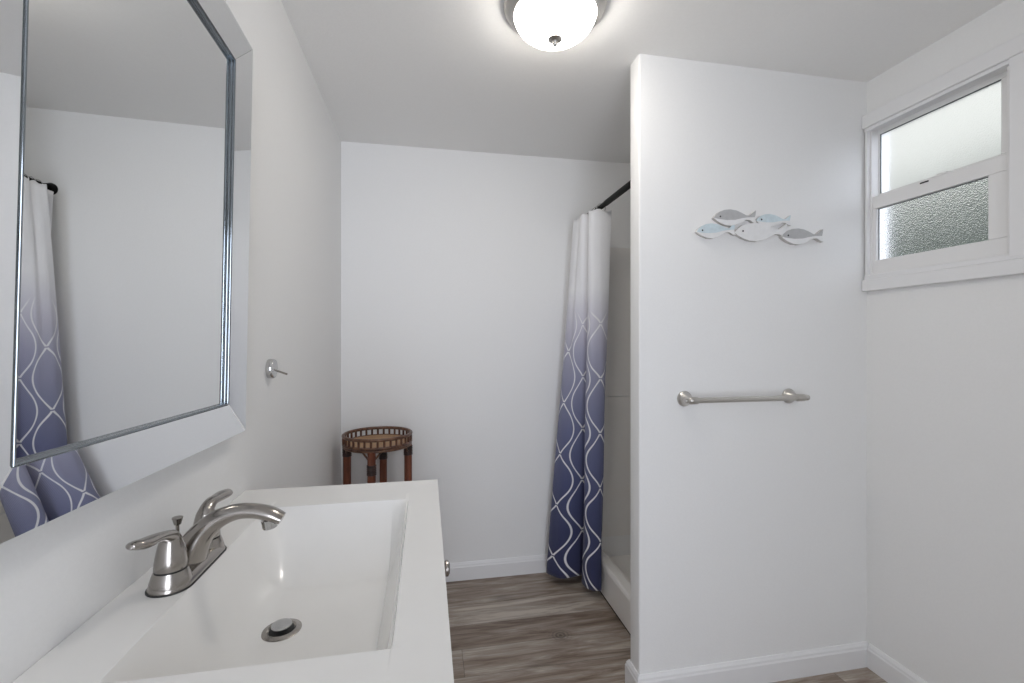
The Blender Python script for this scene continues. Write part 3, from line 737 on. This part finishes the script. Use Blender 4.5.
# ------------------------------------------------------------------ fish plaque
pq = thing('fish_plaque', 'painted wooden wall plaque of five small fish on the partition', 'wall decor', (1.165, YP, 1.615))
up = [(0, 0.00), (0.05, 0.14), (0.14, 0.27), (0.26, 0.36), (0.40, 0.38), (0.54, 0.33), (0.66, 0.22), (0.76, 0.11), (0.83, 0.10), (0.91, 0.22), (1.0, 0.34), (0.985, 0.16), (0.965, 0.02)]
dn = [(0.975, -0.10), (1.0, -0.26), (0.92, -0.22), (0.84, -0.10), (0.76, -0.09), (0.66, -0.18), (0.54, -0.30), (0.40, -0.36), (0.26, -0.33), (0.14, -0.22), (0.05, -0.10)]
def fish(x, z, L, rot, back, depth, thick, sh=1.0):
    """x,z: nose (relative to the plaque); L: length; head to the left"""
    c, s = math.cos(rot), math.sin(rot)
    def P(p): 
        q = (p[0] * L, p[1] * L * sh); return (x + q[0] * c - q[1] * s, z + q[0] * s + q[1] * c)
    bm = bmesh.new()
    # lower (white) half and upper (painted) half share the wavy mid line
    midl = [(0.965, 0.02), (0.80, 0.02), (0.66, -0.02), (0.5, -0.09), (0.30, -0.10), (0.12, -0.05), (0, 0.0)]
    upper = [P(p) for p in up] + [P(p) for p in midl[1:-1]]
    lower = [P(p) for p in midl] + [P(p) for p in dn[::-1]]
    f1 = prism(bm, upper, 'y', -depth - thick, -depth, 0); f2 = prism(bm, lower, 'y', -depth - thick, -depth, 1)
    for f in f1[2:] + f2[2:]: f.material_index = 2
    o = link('fish', bm, [back, M_fish_white, M_fish_edge], pq)
    e = P((0.155, 0.06))
    bm = bmesh.new(); lathe(bm, [(0.0032, 0.0), (0.0032, 0.0008), (0.002, 0.0018), (0, 0.002)], (e[0], -depth - thick, e[1]), (0, -1, 0), 14); link('eye', bm, M_eye, o, smooth=True)
    return o
def px_fish(x, z): return x - 1.165, z - 1.615
fish(*px_fish(0.979, 1.6440), 0.168, math.radians(3), M_fish_grey, 0.0005, 0.013, 0.46)['label'] = 'grey-backed fish at the top left'
fish(*px_fish(0.914, 1.5930), 0.152, math.radians(5), M_fish_blue, 0.0005, 0.0115, 0.46)['label'] = 'pale blue fish at the far left'
fish(*px_fish(1.147, 1.6435), 0.142, math.radians(2), M_fish_blue, 0.0005, 0.0115, 0.44)['label'] = 'small pale blue fish at the top right'
fish(*px_fish(1.060, 1.5960), 0.214, math.radians(3.5), M_fish_white, 0.0010, 0.0132, 0.41)['label'] = 'large all-white fish in the middle'
fish(*px_fish(1.247, 1.5890), 0.175, math.radians(3), M_fish_grey, 0.0015, 0.0150, 0.44)['label'] = 'grey-backed fish at the right end'

# ------------------------------------------------------------------ rattan stand
sx, sy = -0.212, 2.125
st = thing('plant_stand', 'round red-brown rattan stand with a galleried top in the corner', 'plant stand', (sx - 0.004, sy, 0), math.radians(-5))
R, ZR = 0.147, 0.797
bm = bmesh.new(); torus(bm, R, 0.0072, ZR, 64, 10); link('top_rim', bm, M_rim, st, smooth=True)
bm = bmesh.new(); torus(bm, R - 0.001, 0.0066, ZR - 0.036, 64, 10); torus(bm, R - 0.002, 0.0058, ZR - 0.0478, 64, 10); link('lower_rim', bm, M_rim, st, smooth=True)
bm = bmesh.new(); lathe(bm, [(0, -0.003), (R - 0.007, -0.003), (R - 0.007, 0.004), (0, 0.004)], (0, 0, ZR - 0.036), (0, 0, 1), 48); link('woven_top', bm, M_weave, st)
for i in range(34):
    a = 2 * PI * (i + 0.5) / 34
    bm = bmesh.new(); tube(bm, [(R * math.cos(a), R * math.sin(a), ZR - 0.035), (R * math.cos(a), R * math.sin(a), ZR - 0.002)], 0.0050, 8); link('spindle', bm, M_spindle, st, smooth=True, auto=50)
RL = 0.135
for i in range(4):
    a = PI / 2 * i
    c, s = math.cos(a), math.sin(a)
    bm = bmesh.new(); tube(bm, [(RL * c, RL * s, 0.0), (RL * c, RL * s, 0.10), (RL * c, RL * s, 0.36), (RL * c, RL * s, 0.366), (RL * c, RL * s, 0.372), (RL * c, RL * s, 0.60), (RL * c, RL * s, ZR - 0.051)], [0.0180, 0.0176, 0.0174, 0.0190, 0.0174, 0.0175, 0.0175], 16)
    lg = link('leg', bm, M_bamboo, st, smooth=True, auto=40)
    for z0, z1 in (((ZR - 0.098, ZR - 0.055) if i % 2 == 0 else (ZR - 0.148, ZR - 0.104)), (0.20, 0.24)):
        bm = bmesh.new(); n = 6
        prof = []
        for k in range(n):
            zz = z0 + (z1 - z0) * k / n; dzz = (z1 - z0) / n
            prof += [(0.0184, zz + 0.0001), (0.0202, zz + dzz * 0.3), (0.0202, zz + dzz * 0.7), (0.0184, zz + dzz * 0.98)]
        lathe(bm, prof, (RL * c, RL * s, 0), (0, 0, 1), 18); link('cane_wrap', bm, M_wrap, lg, smooth=True, auto=50)
    # curved cane brace from the leg to the rim
    for d in (-1, 1):
        a1 = a + d * 0.28
        p = spline([(RL * c * 0.99, RL * s * 0.99, ZR - 0.100), (RL * math.cos(a + d * 0.13), RL * math.sin(a + d * 0.13), ZR - 0.078), (RL * math.cos(a1), RL * math.sin(a1), ZR - 0.054)], 6)
        bm = bmesh.new(); tube(bm, p, 0.0042, 8); link('brace', bm, M_rim, st, smooth=True, auto=50)
bm = bmesh.new(); torus(bm, RL - 0.016, 0.006, 0.222, 48, 8); link('stretcher_ring', bm, M_bamboo, st, smooth=True)
